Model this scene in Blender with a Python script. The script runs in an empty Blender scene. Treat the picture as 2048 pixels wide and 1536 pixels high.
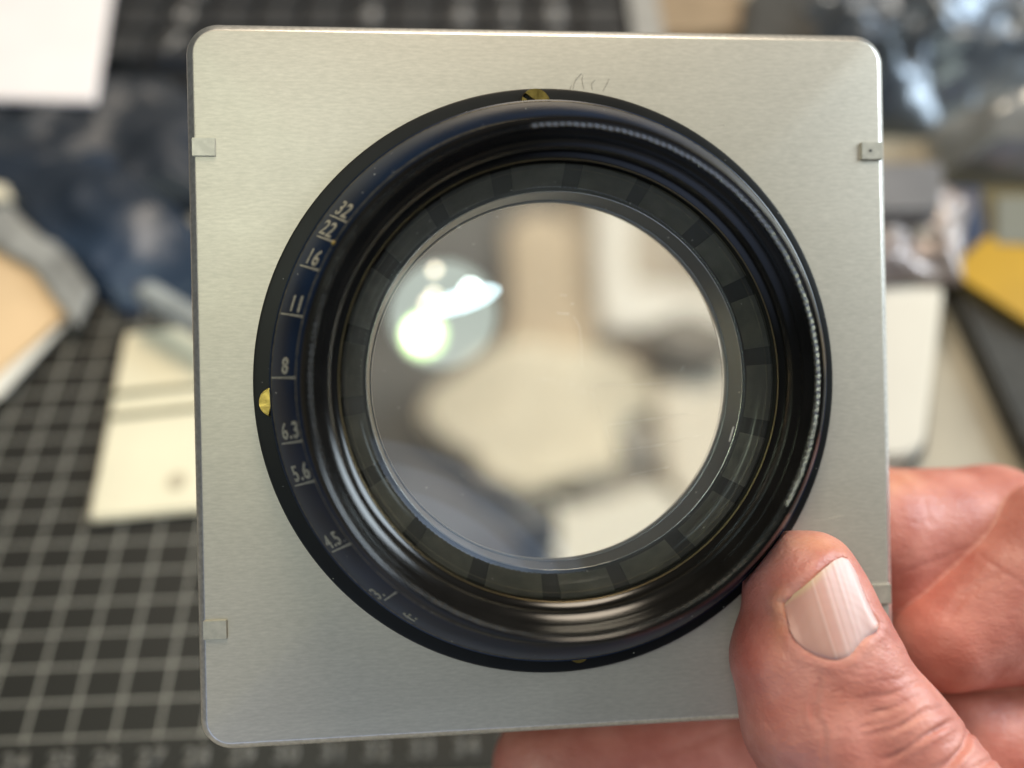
import bpy, bmesh, math, random
import numpy as np
from mathutils import Vector, Matrix, noise
random.seed(4)
SC = bpy.context.scene
COL = SC.collection
PI = math.pi

# ------------------------------------------------------------------ camera, room light, exposure
F_PX = 1607.0                                   # focal length in pixels of the 2048 px wide photograph
PITCH = math.radians(56)                        # looking down at the desk
CAM_H = 0.2005
cam_d = bpy.data.cameras.new('camera')
cam = bpy.data.objects.new('camera', cam_d); COL.objects.link(cam)
cam.location = (0, 0, CAM_H); cam.rotation_euler = (PI/2 - PITCH, 0, 0)
cam_d.sensor_width = 36; cam_d.lens = F_PX/2048*36
cam_d.clip_start = 0.005; cam_d.clip_end = 20
cam_d.dof.use_dof = True; cam_d.dof.focus_distance = 0.1095; cam_d.dof.aperture_fstop = 5.8
SC.camera = cam
w = bpy.data.worlds.new('World'); SC.world = w; w.use_nodes = True
w.node_tree.nodes['Background'].inputs[0].default_value = (0.93, 0.96, 1.0, 1)
w.node_tree.nodes['Background'].inputs[1].default_value = 0.075
SC.view_settings.view_transform = 'Standard'; SC.view_settings.look = 'None'
SC.view_settings.exposure = -0.5; SC.view_settings.gamma = 1
SC.render.engine = 'CYCLES'
try:
    SC.cycles.use_denoising = True
    SC.cycles.max_bounces = 14; SC.cycles.transmission_bounces = 12; SC.cycles.glossy_bounces = 6
    SC.cycles.caustics_refractive = True
    SC.cycles.sample_clamp_indirect = 6
    SC.cycles.sample_clamp_direct = 0
except Exception: pass

ST, CT = math.sin(PITCH), math.cos(PITCH)
Rw = np.array([[1,0,0],[0,-ST,CT],[0,-CT,-ST]], float)      # optical frame (x right, y down, z ahead) -> world
CW = np.array([0,0,CAM_H])
def c2w(p): return Rw @ np.asarray(p, float) + CW
def area(name, world, target, size, radiance, color, shape='DISK', size_y=None):
    l = bpy.data.lights.new(name, 'AREA'); l.shape = shape; l.size = size
    if size_y: l.size_y = size_y
    A = PI*size*size/4 if shape == 'DISK' else size*(size_y or size)
    if shape == 'ELLIPSE': A *= PI/4
    l.energy = radiance*PI*A; l.color = color
    o = bpy.data.objects.new(name, l); COL.objects.link(o)
    o.location = world
    o.rotation_euler = (Vector(target)-Vector(world)).to_track_quat('-Z', 'Y').to_euler()
    return o
LENS_W = (0.006, 0.0629, 0.1057)
# ceiling lamp with its bulbs (it is what the front glass mirrors), the window of the room and an added cool fill
for d_, r_ in ((0.185, 1.4), (0.205, 1.0), (0.222, .8), (0.238, .5)):      # frosted shade: brightest in its middle
    area('lamp_shade_light', (-0.121,-0.075,0.536+d_*.001), LENS_W, d_, r_, (0.90, 1.0, 0.93))
for d_, r_, c_ in ((0.118, 1.8, (0.75, 1.0, 0.45)), (0.104, 3.5, (0.72, 1.0, 0.35)), (0.086, 8, (0.95, 1.0, 0.75)), (0.070, 18, (1.0, 0.96, 0.84))):
    area('lamp_bulb_light', (-0.161+(d_-.07)*.08,-0.102-(d_-.07)*.12,0.513+d_*.002), LENS_W, d_, r_, c_)
area('lamp_small_bulb_light', (-0.133,0.009,0.552), LENS_W, 0.040, 5, (1.0, 0.80, 0.60))
area('lamp_side_bulb_light', (-0.146,-0.052,0.534), LENS_W, 0.046, 6, (1.0, 0.78, 0.58))
area('lamp_upper_bulb_light', (-0.136,-0.036,0.538), LENS_W, 0.040, 5, (1.0, 0.82, 0.62))
tube_l = area('lamp_tube_light', (-0.082,-0.052,0.548), LENS_W, 0.052, 9, (0.72, 0.90, 1.0), 'ELLIPSE', 0.15)
tube_l.rotation_euler.rotate_axis('Z', math.radians(-38))
area('lamp_tube_hot_light', (-0.068,-0.034,0.552), LENS_W, 0.05, 16, (0.9, 1.0, 0.98))
area('warm_ceiling_light', (0.10, 0.75, 1.05), (0.0,0.15,0.0), 0.46, 34.0, (1.0, 0.85, 0.66))
area('window_light', (1.0, 0.35, 0.55), (0.02,0.12,0.05), 0.42, 32.0, (0.80, 0.92, 1.0), 'RECTANGLE', 0.5)
for d_ in (0.55, 0.8, 1.05, 1.3, 1.6, 1.9):                                     # added unseen cool fill lamps, low in front, stacked to fade outwards
    area('cool_fill_light', (-0.42, -0.95, 0.02+d_*.003), (0,0.1,0.08), d_, 0.36, (0.55, 0.68, 1.0))

# ------------------------------------------------------------------ geometry helpers
def ray(px, py): return np.array([(px-1024)/F_PX, (py-768)/F_PX, 1.0])
def desk(px, py, z=0.0):
    d = Rw @ ray(px, py); t = (z-CAM_H)/d[2]; q = CW + d*t
    return Vector((q[0], q[1], q[2]))
Rb = np.array([[0.9961,0.0204,-0.0864],[-0.0206,0.9998,-0.0019],[0.0864,0.0036,0.9963]])
tb = np.array([.00608892,-.00051759,.11487972])
Bc = np.stack([Rb[:,0], -Rb[:,1], -Rb[:,2]], 1)             # board frame (x right, y up, z to the viewer) -> optical frame
Bw = Rw @ Bc
BOARD_ORG = c2w(tb)
BM = Matrix([[*Bw[i], BOARD_ORG[i]] for i in range(3)] + [[0,0,0,1]])
def on_board(px, py, z=0.0):
    d = Bc.T @ ray(px, py); o = Bc.T @ (-tb)
    t = (z/1000-o[2])/d[2]; q = (o+d*t)*1000
    return q[0], q[1]

def link(name, me, mat=None, parent=None):
    o = bpy.data.objects.new(name, me); COL.objects.link(o)
    if mat is not None: me.materials.append(mat)
    if parent is not None: o.parent = parent
    return o
def tag(o, label=None, cat=None, group=None, kind=None):
    if label: o['label'] = label
    if cat: o['category'] = cat
    if group: o['group'] = group
    if kind: o['kind'] = kind
    return o
def empty(name, loc, label, cat, group=None):
    o = bpy.data.objects.new(name, None); COL.objects.link(o); o.location = loc; o.empty_display_size = 0.01
    return tag(o, label, cat, group)
def mesh(name, V, F, smooth=True, sharp=35):
    me = bpy.data.meshes.new(name); me.from_pydata([tuple(v) for v in V], [], F); me.update()
    if smooth:
        me.shade_smooth()
        if sharp: me.set_sharp_from_angle(angle=math.radians(sharp))
    return me
def from_bm(name, bm, smooth=True, sharp=35):
    bmesh.ops.recalc_face_normals(bm, faces=bm.faces[:])
    me = bpy.data.meshes.new(name); bm.to_mesh(me); bm.free()
    if smooth:
        me.shade_smooth()
        if sharp: me.set_sharp_from_angle(angle=math.radians(sharp))
    return me
S = 0.001                                        # millimetres
def lathe(name, prof, closed=True, seg=256, ax=(-0.63,-0.05), sharp=35, rip=None):
    """prof: list of (r, z) in mm, turned about the lens axis in the board frame"""
    V=[]; F=[]; n=len(prof)
    for i in range(seg):
        a=2*PI*i/seg; c,s=math.cos(a),math.sin(a)
        for k,(r,z) in enumerate(prof):
            rr = r + (rip(a,k) if rip else 0)
            V.append(((ax[0]+rr*c)*S,(ax[1]+rr*s)*S,z*S))
    m = n if closed else n-1
    for i in range(seg):
        j=(i+1)%seg
        for k in range(m):
            l=(k+1)%n
            F.append((i*n+k, j*n+k, j*n+l, i*n+l))
    me = mesh(name,V,F,True,sharp)
    bm=bmesh.new(); bm.from_mesh(me); bmesh.ops.remove_doubles(bm, verts=bm.verts[:], dist=1e-8)
    bmesh.ops.recalc_face_normals(bm, faces=bm.faces[:]); bm.to_mesh(me); bm.free()
    me.shade_smooth()
    if sharp: me.set_sharp_from_angle(angle=math.radians(sharp))
    return me
def rounded_rect(w, h, r, n=10):
    P=[]
    for cx,cy,a0 in ((w/2-r,h/2-r,0),(-w/2+r,h/2-r,90),(-w/2+r,-h/2+r,180),(w/2-r,-h/2+r,270)):
        for i in range(n+1):
            a=math.radians(a0+90*i/n); P.append((cx+r*math.cos(a),cy+r*math.sin(a)))
    Q=[]                                   # extra points along the straight sides
    for k,(x,y) in enumerate(P):
        Q.append((x,y)); x2,y2=P[(k+1)%len(P)]
        if math.hypot(x2-x,y2-y)>w*.5:
            for j in range(1,28): Q.append((x+(x2-x)*j/28,y+(y2-y)*j/28))
    return Q

# ------------------------------------------------------------------ materials
def mat(name, base=(.5,.5,.5), rough=.5, metal=0.0, **kw):
    m = bpy.data.materials.new(name); m.use_nodes = True
    nt=m.node_tree; b=nt.nodes['Principled BSDF']
    b.inputs['Base Color'].default_value=(*base,1); b.inputs['Roughness'].default_value=rough; b.inputs['Metallic'].default_value=metal
    for k,v in kw.items():
        if k in b.inputs: b.inputs[k].default_value=v
    return m
def nn(m, t, **kw):
    n=m.node_tree.nodes.new(t)
    for k,v in kw.items():
        if k in n.inputs: n.inputs[k].default_value=v
        else: setattr(n,k,v)
    return n
def lk(m,a,b): m.node_tree.links.new(a,b)
def P(m): return m.node_tree.nodes['Principled BSDF']
def grain(m, scale=200, amount=0.15, c2=None, stretch=(1,1,1), bump=0.0, dist=0.0005, rough_var=0.0, detail=4, pos=(.35,.65)):
    """object-space noise: colour variation, roughness variation and relief"""
    tc=nn(m,'ShaderNodeTexCoord'); mp=nn(m,'ShaderNodeMapping'); mp.inputs['Scale'].default_value=stretch
    lk(m,tc.outputs['Object'],mp.inputs['Vector'])
    no=nn(m,'ShaderNodeTexNoise'); no.inputs['Scale'].default_value=scale; no.inputs['Detail'].default_value=detail
    lk(m,mp.outputs['Vector'],no.inputs['Vector'])
    base=tuple(P(m).inputs['Base Color'].default_value)[:3]
    ramp=nn(m,'ShaderNodeValToRGB'); ramp.color_ramp.elements[0].position=pos[0]; ramp.color_ramp.elements[1].position=pos[1]
    c2=c2 or tuple(min(1,v*(1+amount)) for v in base)
    ramp.color_ramp.elements[0].color=(*[v*(1-amount) for v in base],1); ramp.color_ramp.elements[1].color=(*c2,1)
    lk(m,no.outputs['Fac'],ramp.inputs['Fac']); lk(m,ramp.outputs['Color'],P(m).inputs['Base Color'])
    if rough_var:
        mr=nn(m,'ShaderNodeMapRange'); r0=P(m).inputs['Roughness'].default_value
        mr.inputs['To Min'].default_value=r0-rough_var; mr.inputs['To Max'].default_value=r0+rough_var
        lk(m,no.outputs['Fac'],mr.inputs['Value']); lk(m,mr.outputs['Result'],P(m).inputs['Roughness'])
    if bump:
        bu=nn(m,'ShaderNodeBump'); bu.inputs['Strength'].default_value=bump; bu.inputs['Distance'].default_value=dist
        lk(m,no.outputs['Fac'],bu.inputs['Height']); lk(m,bu.outputs['Normal'],P(m).inputs['Normal'])
    return m

def aluminium(name):
    m=mat(name,(.56,.55,.51),.42,.64)
    tc=nn(m,'ShaderNodeTexCoord')
    def noise_(scale,stretch,detail=3):
        mp=nn(m,'ShaderNodeMapping'); mp.inputs['Scale'].default_value=stretch; mp.inputs['Rotation'].default_value=(0,0,math.radians(2))
        lk(m,tc.outputs['Object'],mp.inputs['Vector'])
        no=nn(m,'ShaderNodeTexNoise'); no.inputs['Scale'].default_value=scale; no.inputs['Detail'].default_value=detail; no.inputs['Roughness'].default_value=.65
        lk(m,mp.outputs['Vector'],no.inputs['Vector']); return no
    fine=noise_(3000,(.22,1,1),3); soft=noise_(600,(.12,1,1),3); cloud=noise_(28,(1,1,1),3)
    def mix(a,b,f):
        x=nn(m,'ShaderNodeMath',operation='MULTIPLY_ADD'); x.inputs[1].default_value=f
        lk(m,a,x.inputs[0]); lk(m,b,x.inputs[2]); return x.outputs[0]
    zero=nn(m,'ShaderNodeValue'); zero.outputs[0].default_value=0
    h=mix(fine.outputs['Fac'],mix(soft.outputs['Fac'],zero.outputs[0],.22),.78)
    bu=nn(m,'ShaderNodeBump'); bu.inputs['Strength'].default_value=.13; bu.inputs['Distance'].default_value=.00006
    lk(m,h,bu.inputs['Height']); lk(m,bu.outputs['Normal'],P(m).inputs['Normal'])
    r=nn(m,'ShaderNodeMapRange'); r.inputs['To Min'].default_value=.46; r.inputs['To Max'].default_value=.60
    lk(m,cloud.outputs['Fac'],r.inputs['Value']); lk(m,r.outputs['Result'],P(m).inputs['Roughness'])
    ra=nn(m,'ShaderNodeValToRGB'); ra.color_ramp.elements[0].position=.38; ra.color_ramp.elements[1].position=.82
    ra.color_ramp.elements[0].color=(.475,.437,.368,1); ra.color_ramp.elements[1].color=(.61,.562,.478,1)
    lk(m,h,ra.inputs['Fac']); lk(m,ra.outputs['Color'],P(m).inputs['Base Color'])
    # a few long hairline scratches
    return m
M={}
M['alu']=aluminium('brushed_aluminium')
M['alu_edge']=grain(mat('worn_bright_edge',(.66,.65,.62),.34,.9),1400,.12,bump=.10,dist=.00005)
M['tab']=grain(mat('bright_tab_metal',(.46,.435,.37),.55,.5),900,.10,bump=.12,dist=.00005)
M['black']=grain(mat('black_enamel',(.004,.0042,.004),.5,0,**{'Specular IOR Level':.2}),160,.2,bump=.04,dist=.0001,rough_var=.05)
M['blue_black']=grain(mat('blue_black_enamel',(.003,.009,.024),.30,0,**{'Specular IOR Level':.24}),90,.3,bump=.03,dist=.0001)
M['rim']=grain(mat('black_rim_lacquer',(.006,.0055,.005),.15,.0,**{'Specular IOR Level':.28}),200,.2,bump=.03,dist=.0001)
M['matt']=mat('matt_black_interior',(.004,.0045,.006),.55)
M['wornline']=grain(mat('worn_brass_line',(.10,.085,.055),.45,.6),1500,.5)
M['ink']=grain(mat('faded_cream_paint',(.235,.22,.175),.6),2500,.35)
M['brass']=grain(mat('worn_brass',(.46,.33,.09),.30,1.0),900,.25,bump=.25,dist=.0002)
M['panel']=grain(mat('olive_black_blades',(.080,.077,.060),.5,.0),400,.2)
M['panel2']=grain(mat('worn_olive_blades',(.10,.098,.08),.42,.0),260,.35)
M['bar']=mat('dark_baffle_bar',(.007,.007,.005),.5)
M['tube']=grain(mat('blued_tube',(.013,.019,.033),.32,.4),500,.2)

def lens_glass(name, front):
    m=bpy.data.materials.new(name); m.use_nodes=True; nt=m.node_tree; nt.nodes.clear()
    out=nt.nodes.new('ShaderNodeOutputMaterial')
    if front:
        g=nt.nodes.new('ShaderNodeBsdfGlass')
        g.inputs['IOR'].default_value=1.52; g.inputs['Roughness'].default_value=0; g.inputs['Color'].default_value=(.985,.98,.955,1)
        # thin film of dust, also painting in the milky veil over the glass
        d=nt.nodes.new('ShaderNodeBsdfDiffuse'); d.inputs['Color'].default_value=(.5,.5,.5,1)
        tr=nt.nodes.new('ShaderNodeMixShader')
        tc=nt.nodes.new('ShaderNodeTexCoord'); no=nt.nodes.new('ShaderNodeTexNoise'); no.inputs['Scale'].default_value=60; no.inputs['Detail'].default_value=5
        mr=nt.nodes.new('ShaderNodeMapRange'); mr.inputs['From Min'].default_value=.3; mr.inputs['From Max'].default_value=.8
        mr.inputs['To Min'].default_value=.035; mr.inputs['To Max'].default_value=.10
        nt.links.new(tc.outputs['Object'],no.inputs['Vector']); nt.links.new(no.outputs['Fac'],mr.inputs['Value'])
        nt.links.new(mr.outputs['Result'],tr.inputs['Fac']); nt.links.new(g.outputs[0],tr.inputs[1]); nt.links.new(d.outputs[0],tr.inputs[2])
        gl=nt.nodes.new('ShaderNodeBsdfGlossy'); gl.inputs['Roughness'].default_value=.0; gl.inputs['Color'].default_value=(.9,1,.97,1)
        m3=nt.nodes.new('ShaderNodeMixShader'); m3.inputs['Fac'].default_value=.12
        nt.links.new(tr.outputs[0],m3.inputs[1]); nt.links.new(gl.outputs[0],m3.inputs[2]); nt.links.new(m3.outputs[0],out.inputs['Surface'])
    else:
        g=nt.nodes.new('ShaderNodeBsdfRefraction'); g.inputs['IOR'].default_value=1.52; g.inputs['Roughness'].default_value=0
        g.inputs['Color'].default_value=(.985,.985,.97,1)
        nt.links.new(g.outputs[0],out.inputs['Surface'])
    return m
M['glass']=lens_glass('front_lens_glass',True); M['glass_in']=lens_glass('coated_lens_glass',False)

# ------------------------------------------------------------------ the lens on its square board
lens = empty('mounted_lens', BOARD_ORG, 'black camera lens mounted on a square brushed aluminium board held in the hand', 'camera lens')
lens.matrix_world = BM
AX=(-0.63,-0.05)
# board plate: rounded square with a hole, rounded edges
def board_mesh():
    W=H=100.8; rc=4.4; nseg=14
    outer=rounded_rect(W,H,rc,nseg)
    rings=[]                       # (inset, z)
    e=1.05
    rings+=[(1.35,0),(1.15,-.03),(.98,-.12),(.3,-.68),(.12,-.85),(.02,-1.05)]
    rings.append((0,-2.2)); rings.append((.5,-2.7))
    def off(ins):
        return rounded_rect(W-2*ins,H-2*ins,rc-ins,nseg)
    V=[];F=[]
    n=len(outer)
    for ins,z in rings:
        for x,y in off(ins): V.append((x*S,y*S,z*S))
    for r in range(len(rings)-1):
        for i in range(n):
            j=(i+1)%n; F.append((r*n+i,r*n+j,(r+1)*n+j,(r+1)*n+i))
    # radial stitching of front and back to the hole
    for base,z in ((0,rings[0][1]),((len(rings)-1)*n,rings[-1][1])):
        h0=len(V)
        for i in range(n):
            x,y=V[base+i][0]/S-AX[0],V[base+i][1]/S-AX[1]; l=math.hypot(x,y)
            V.append(((AX[0]+x/l*33)*S,(AX[1]+y/l*33)*S,z*S))
        for i in range(n):
            j=(i+1)%n; F.append((base+i,base+j,h0+j,h0+i))
        if base==0: hf=h0
        else: hb=h0
    for i in range(n):
        j=(i+1)%n; F.append((hf+i,hf+j,hb+j,hb+i))
    bm=bmesh.new(); bm.from_mesh(mesh('b',V,F,False)); return from_bm('board_plate',bm,True,50)
plate=link('board_plate',board_mesh(),M['alu'],lens)
plate.data.materials.append(M['alu_edge'])
for p_ in plate.data.polygons:
    c_=p_.center
    if max(abs(c_.x),abs(c_.y))>.0491 and c_.z<-.00003 or (abs(p_.normal.z)<.93 and math.hypot(c_.x,c_.y)>.045): p_.material_index=1
def box_bm(x0,x1,y0,y1,z0,z1,bev=.15):
    bm=bmesh.new(); bmesh.ops.create_cube(bm,size=1)
    for v in bm.verts:
        v.co=Vector(((x0+x1)/2+v.co.x*(x1-x0),(y0+y1)/2+v.co.y*(y1-y0),(z0+z1)/2+v.co.z*(z1-z0)))
    if bev: bmesh.ops.bevel(bm,geom=bm.edges[:],offset=bev,segments=2,affect='EDGES')
    return bm
def scaled(bm,s=S):
    for v in bm.verts: v.co*=s
    return bm
for k,(a,b,c,d) in enumerate(((384,276,432,313),(407,1241,455,1277),(1721,285,1764,320),(1742,1169,1783,1206))):
    x0,y0=on_board(a,b); x1,y1=on_board(c,d)
    x0=max(x0,-49.55); x1=min(x1,49.6)
    t=link('retaining_tab',from_bm('retaining_tab',scaled(box_bm(x0,x1,y1,y0,-.5,.30,.08))),M['tab'],plate)
    if k==2: t['label']='scuffed metal tab with a dark nick'
    if k==2:
        bm=scaled(box_bm(x0+1.1,x0+1.6,y1+1.1,y1+1.5,.24,.34,.05)); link('nick',from_bm('nick',bm),M['matt'],t).parent=plate

# mounting flange
fl=link('mounting_flange',lathe('mounting_flange',[(32,-4),(34,-4),(36,-.1),(40.75,.02),(41.08,.4),(41.08,1.75),(40.85,2.0),(40.2,2.12),(36.0,2.12),(35,6),(32,6)]),M['black'],lens)
for cxp,cyp,r,ang in ((1071,207,2.15,-35),(549,804,2.15,75),(1157,1304,1.55,10),(1612,842,2.0,20)):
    x,y=on_board(cxp,cyp,2.3)
    bm=bmesh.new(); bmesh.ops.create_cone(bm,cap_ends=True,segments=40,radius1=r,radius2=r*.93,depth=.5)
    bmesh.ops.translate(bm,verts=bm.verts[:],vec=(0,0,.1))
    top=[f for f in bm.faces if len(f.verts)>4 and f.calc_center_median().z>0]
    # countersunk slot: cut the head with two planes and press the strip down
    for s in (-.32,.32):
        bmesh.ops.bisect_plane(bm,geom=bm.verts[:]+bm.edges[:]+bm.faces[:],plane_co=(0,s,0),plane_no=(0,1,0))
    strip=[f for f in bm.faces if abs(f.normal.z)>.9 and f.calc_center_median().z>.2 and abs(f.calc_center_median().y)<.3]
    if strip:
        ex=bmesh.ops.extrude_face_region(bm,geom=strip)
        bmesh.ops.delete(bm,geom=strip,context='FACES_ONLY')
        bmesh.ops.translate(bm,verts=[v for v in ex['geom'] if isinstance(v,bmesh.types.BMVert)],vec=(0,0,-.45))
    bmesh.ops.rotate(bm,verts=bm.verts[:],matrix=Matrix.Rotation(math.radians(ang),3,'Z'))
    bmesh.ops.translate(bm,verts=bm.verts[:],vec=(x,y,2.2))
    link('screw',from_bm('screw',scaled(bm)),M['brass'],fl)

# aperture scale: a cone from (37.6,6.5) to (33.1,14)
CA=(37.7,6.4); CB=(33.1,14.0)
def cone_pt(a, s, off=0.0):
    """angle, 0..1 from the outer to the inner edge, normal offset in mm"""
    dx,dz=CB[0]-CA[0],CB[1]-CA[1]; L=math.hypot(dx,dz); nx,nz=dz/L,-dx/L
    r=CA[0]+dx*s+nx*off; z=CA[1]+dz*s+nz*off
    return Vector(((AX[0]+r*math.cos(a))*S,(AX[1]+r*math.sin(a))*S,z*S))
CONE_L=math.hypot(CB[0]-CA[0],CB[1]-CA[1])
scale=link('aperture_scale_ring',lathe('aperture_scale_ring',[(34,2.1),(37.9,2.15),(38.05,2.5),(38.05,5.9),(37.95,6.3),CA,CB,(32.7,14.2),(32.2,13.6),(31.5,6)]),M['blue_black'],lens)
for s in (0.015,.975):
    pr=[]
    for k in range(8):
        a=2*PI*k/8; dx,dz=(CB[0]-CA[0])/CONE_L,(CB[1]-CA[1])/CONE_L
        pr.append((CA[0]+(CB[0]-CA[0])*s+.15*math.cos(a)*dx+.05*math.sin(a)*dz, CA[1]+(CB[1]-CA[1])*s+.15*math.cos(a)*dz-.05*math.sin(a)*dx))
    link('engraved_line',lathe('engraved_line',pr,sharp=None),M['wornline'],scale)
def cone_hit(px,py):
    """pixel of the photograph -> (angle, s) on the scale cone"""
    best=None
    o=Bc.T @ (-tb)*1000; d=Bc.T @ ray(px,py)
    for i in range(0,401):
        s=i/400; r=CA[0]+(CB[0]-CA[0])*s; z=CA[1]+(CB[1]-CA[1])*s
        t=(z-o[2])/d[2]; q=o+d*t; rr=math.hypot(q[0]-AX[0],q[1]-AX[1])
        e=abs(rr-r)
        if best is None or e<best[0]: best=(e,math.atan2(q[1]-AX[1],q[0]-AX[0]),s)
    return best[1],best[2]
def ribbon(P0,P1,wid,name):
    """tick mark between two (angle,s) points"""
    a0,s0=P0; a1,s1=P1; n=6; V=[];F=[]
    am=(a0+a1)/2
    for i in range(n+1):
        s=s0+(s1-s0)*i/n
        for sg in (-1,1):
            for off in (-.05,.05):
                r=CA[0]+(CB[0]-CA[0])*s
                V.append(cone_pt(am+sg*wid/2/r,s,off))
    for i in range(n):
        b=i*4
        F+=[(b+1,b+3,b+7,b+5),(b,b+4,b+6,b+2),(b,b+1,b+5,b+4),(b+2,b+6,b+7,b+3)]
    F+=[(0,2,3,1),(n*4,n*4+1,n*4+3,n*4+2)]
    bm=bmesh.new(); bm.from_mesh(mesh(name,V,F,False)); return from_bm(name,bm,True)
def text_bm(txt,size=1.0,depth=.02,bold=0.0):
    cu=bpy.data.curves.new('t','FONT'); cu.body=txt; cu.size=size; cu.extrude=depth; cu.offset=bold; cu.resolution_u=3; cu.space_character=1.12
    ob=bpy.data.objects.new('t',cu); COL.objects.link(ob); bpy.context.view_layer.update()
    dg=bpy.context.evaluated_depsgraph_get(); me=bpy.data.meshes.new_from_object(ob.evaluated_get(dg))
    bm=bmesh.new(); bm.from_mesh(me); bpy.data.objects.remove(ob); bpy.data.curves.remove(cu); bpy.data.meshes.remove(me)
    return bm
TICKS=[('32',(662,428),(706,456),.30),('22',(636,469),(678,493),.22),('16',(602,528),(647,547),.36),('11',(563,624),(610,637),.42),
       ('8',(544,755),(597,756),.44),('6.3',(564,888),(607,881),.26),('5.6',(591,974),(630,959),.24),('4.5',(667,1107),(699,1084),.10),('3.',(773,1203),(790,1181),.12),('f:',(856,1237),(858,1219),.15)]
for txt,p0,p1,st in TICKS:
    h0=cone_hit(*p0); h1=cone_hit(*p1)
    if txt!='f:': link('tick_mark',ribbon(h0,(h1[0],min(h1[1],.95)),.22,'tick_mark'),M['ink'],scale)
    am=(h0[0]+h1[0])/2
    bm=text_bm(txt,1.0,.02,.016)
    xs=[v.co.x for v in bm.verts]; x0=min(xs)
    size=2.95 if st>.2 else 2.7
    rs=4.5 if st>.2 else 4.2                      # characters are drawn wide, they sit on a steep cone
    gap=.50
    for v in bm.verts:
        s=st+(v.co.x-x0)*rs/CONE_L; r=CA[0]+(CB[0]-CA[0])*s
        t=gap+v.co.y*size-(.20*(v.co.x-x0) if txt in ('32','22','16') else 0)
        v.co=cone_pt(am-t/r,min(s,1.25),.03+v.co.z*2.0)
    for f in bm.faces: f.smooth=False
    nb=link('numeral',from_bm('numeral',bm,False),M['ink'],scale); nb['label']='numeral '+txt
# pointer bead next to the 22
a,s=cone_hit(688,499)
bm=bmesh.new(); bmesh.ops.create_uvsphere(bm,u_segments=16,v_segments=10,radius=.00025,matrix=Matrix.Translation(cone_pt(a,s,.1)))
link('index_bead',from_bm('index_bead',bm),M['brass'],scale)

# barrel rim and inner steps
rim=link('barrel_rim',lathe('barrel_rim',[(32.2,13),(32.5,14.3),(32.35,15.2),(32.0,15.6),(32.1,17.2),(31.9,18.3),(31.5,18.8),(31.1,18.9),
    (30.75,18.6),(30.6,18.0),(30.75,17.6),(30.6,17.2),(30.2,16.8),(29.9,16.2),(29.95,15.7),(29.7,15.3),(29.2,14.9),(29.0,14.3),(29.0,13.8),(28.9,13.2),(28.45,12.9),(28.2,12.55),(28.2,12.1),(29,11),(31,11)],sharp=28),M['rim'],lens)
def rip(a,k): return .085*math.sin(a*230)+.03*math.sin(a*61+1)
tr_=link('thread_ring',lathe('thread_ring',[(30.93+.36*math.cos(2*PI*k/10),18.42+.36*math.sin(2*PI*k/10)) for k in range(10)],seg=1500,sharp=None,rip=rip),mat('thread_glint',(.40,.39,.37),.15,.9),rim)
tr_.data.materials.append(M['rim'])            # bright metal paints the highlight along the upper right, lacquer elsewhere
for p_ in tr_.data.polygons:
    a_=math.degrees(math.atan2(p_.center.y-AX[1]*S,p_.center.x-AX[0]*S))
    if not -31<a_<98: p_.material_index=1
link('gold_line',lathe('gold_line',[(28.2+.07*math.cos(2*PI*k/8),12.62+.07*math.sin(2*PI*k/8)) for k in range(8)],sharp=None),mat('thin_gold_edge',(.20,.15,.08),.35,.9),rim)
# baffle with its eighteen dark panels
inner=link('baffle_ring',lathe('baffle_ring',[(28.6,11.2),(25.05,6.3),(24.9,6.1),(25.0,5.6),(29.5,5.6),(29.5,11.2)]),M['bar'],lens)
for k in range(18):
    am=math.radians(85.5+20*k+10+random.uniform(-.7,.7)); hw=math.radians(7.6+random.uniform(-.5,.4))
    V=[];F=[];n=8
    for i in range(n+1):
        a=am-hw+2*hw*i/n
        for (r,z) in ((28.25,10.95),(25.35,6.95)):
            for off in (.02,.16):
                dx,dz=-3.55,-4.9; L=math.hypot(dx,dz)
                rr=r+dz/L*off; zz=z-dx/L*off
                V.append(((AX[0]+rr*math.cos(a))*S,(AX[1]+rr*math.sin(a))*S,zz*S))
    for i in range(n):
        b=i*4; F+=[(b+1,b+3,b+7,b+5),(b,b+4,b+6,b+2),(b,b+1,b+5,b+4),(b+2,b+6,b+7,b+3)]
    F+=[(0,2,3,1),(n*4,n*4+1,n*4+3,n*4+2)]
    bm=bmesh.new(); bm.from_mesh(mesh('p',V,F,False)); link('baffle_panel',from_bm('baffle_panel',bm,True),M['panel'] if k%3 else M['panel2'],inner)
tube=link('inner_tube',lathe('inner_tube',[(25.05,6.2),(24.8,6.35),(24.35,1.0),(24.2,-.95),(24.6,-1.15),(26.4,-1.17),(26.4,-6),(30,-6),(30,5.5),(25.4,5.5)]),M['tube'],lens)
link('bright_tube_edge',lathe('bright_tube_edge',[(24.8+.10*math.cos(2*PI*k/8),6.35+.10*math.sin(2*PI*k/8)) for k in range(8)],sharp=None),mat('bare_metal_edge',(.75,.76,.78),.22,.9),tube)
link('bevelled_edge',lathe('bevelled_edge',[(24.33,1.0),(24.16,.2),(24.10,-.6),(24.2,-.8),(24.5,0)],sharp=None),mat('ground_glass_edge',(.30,.31,.34),.35,.5),tube)
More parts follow.
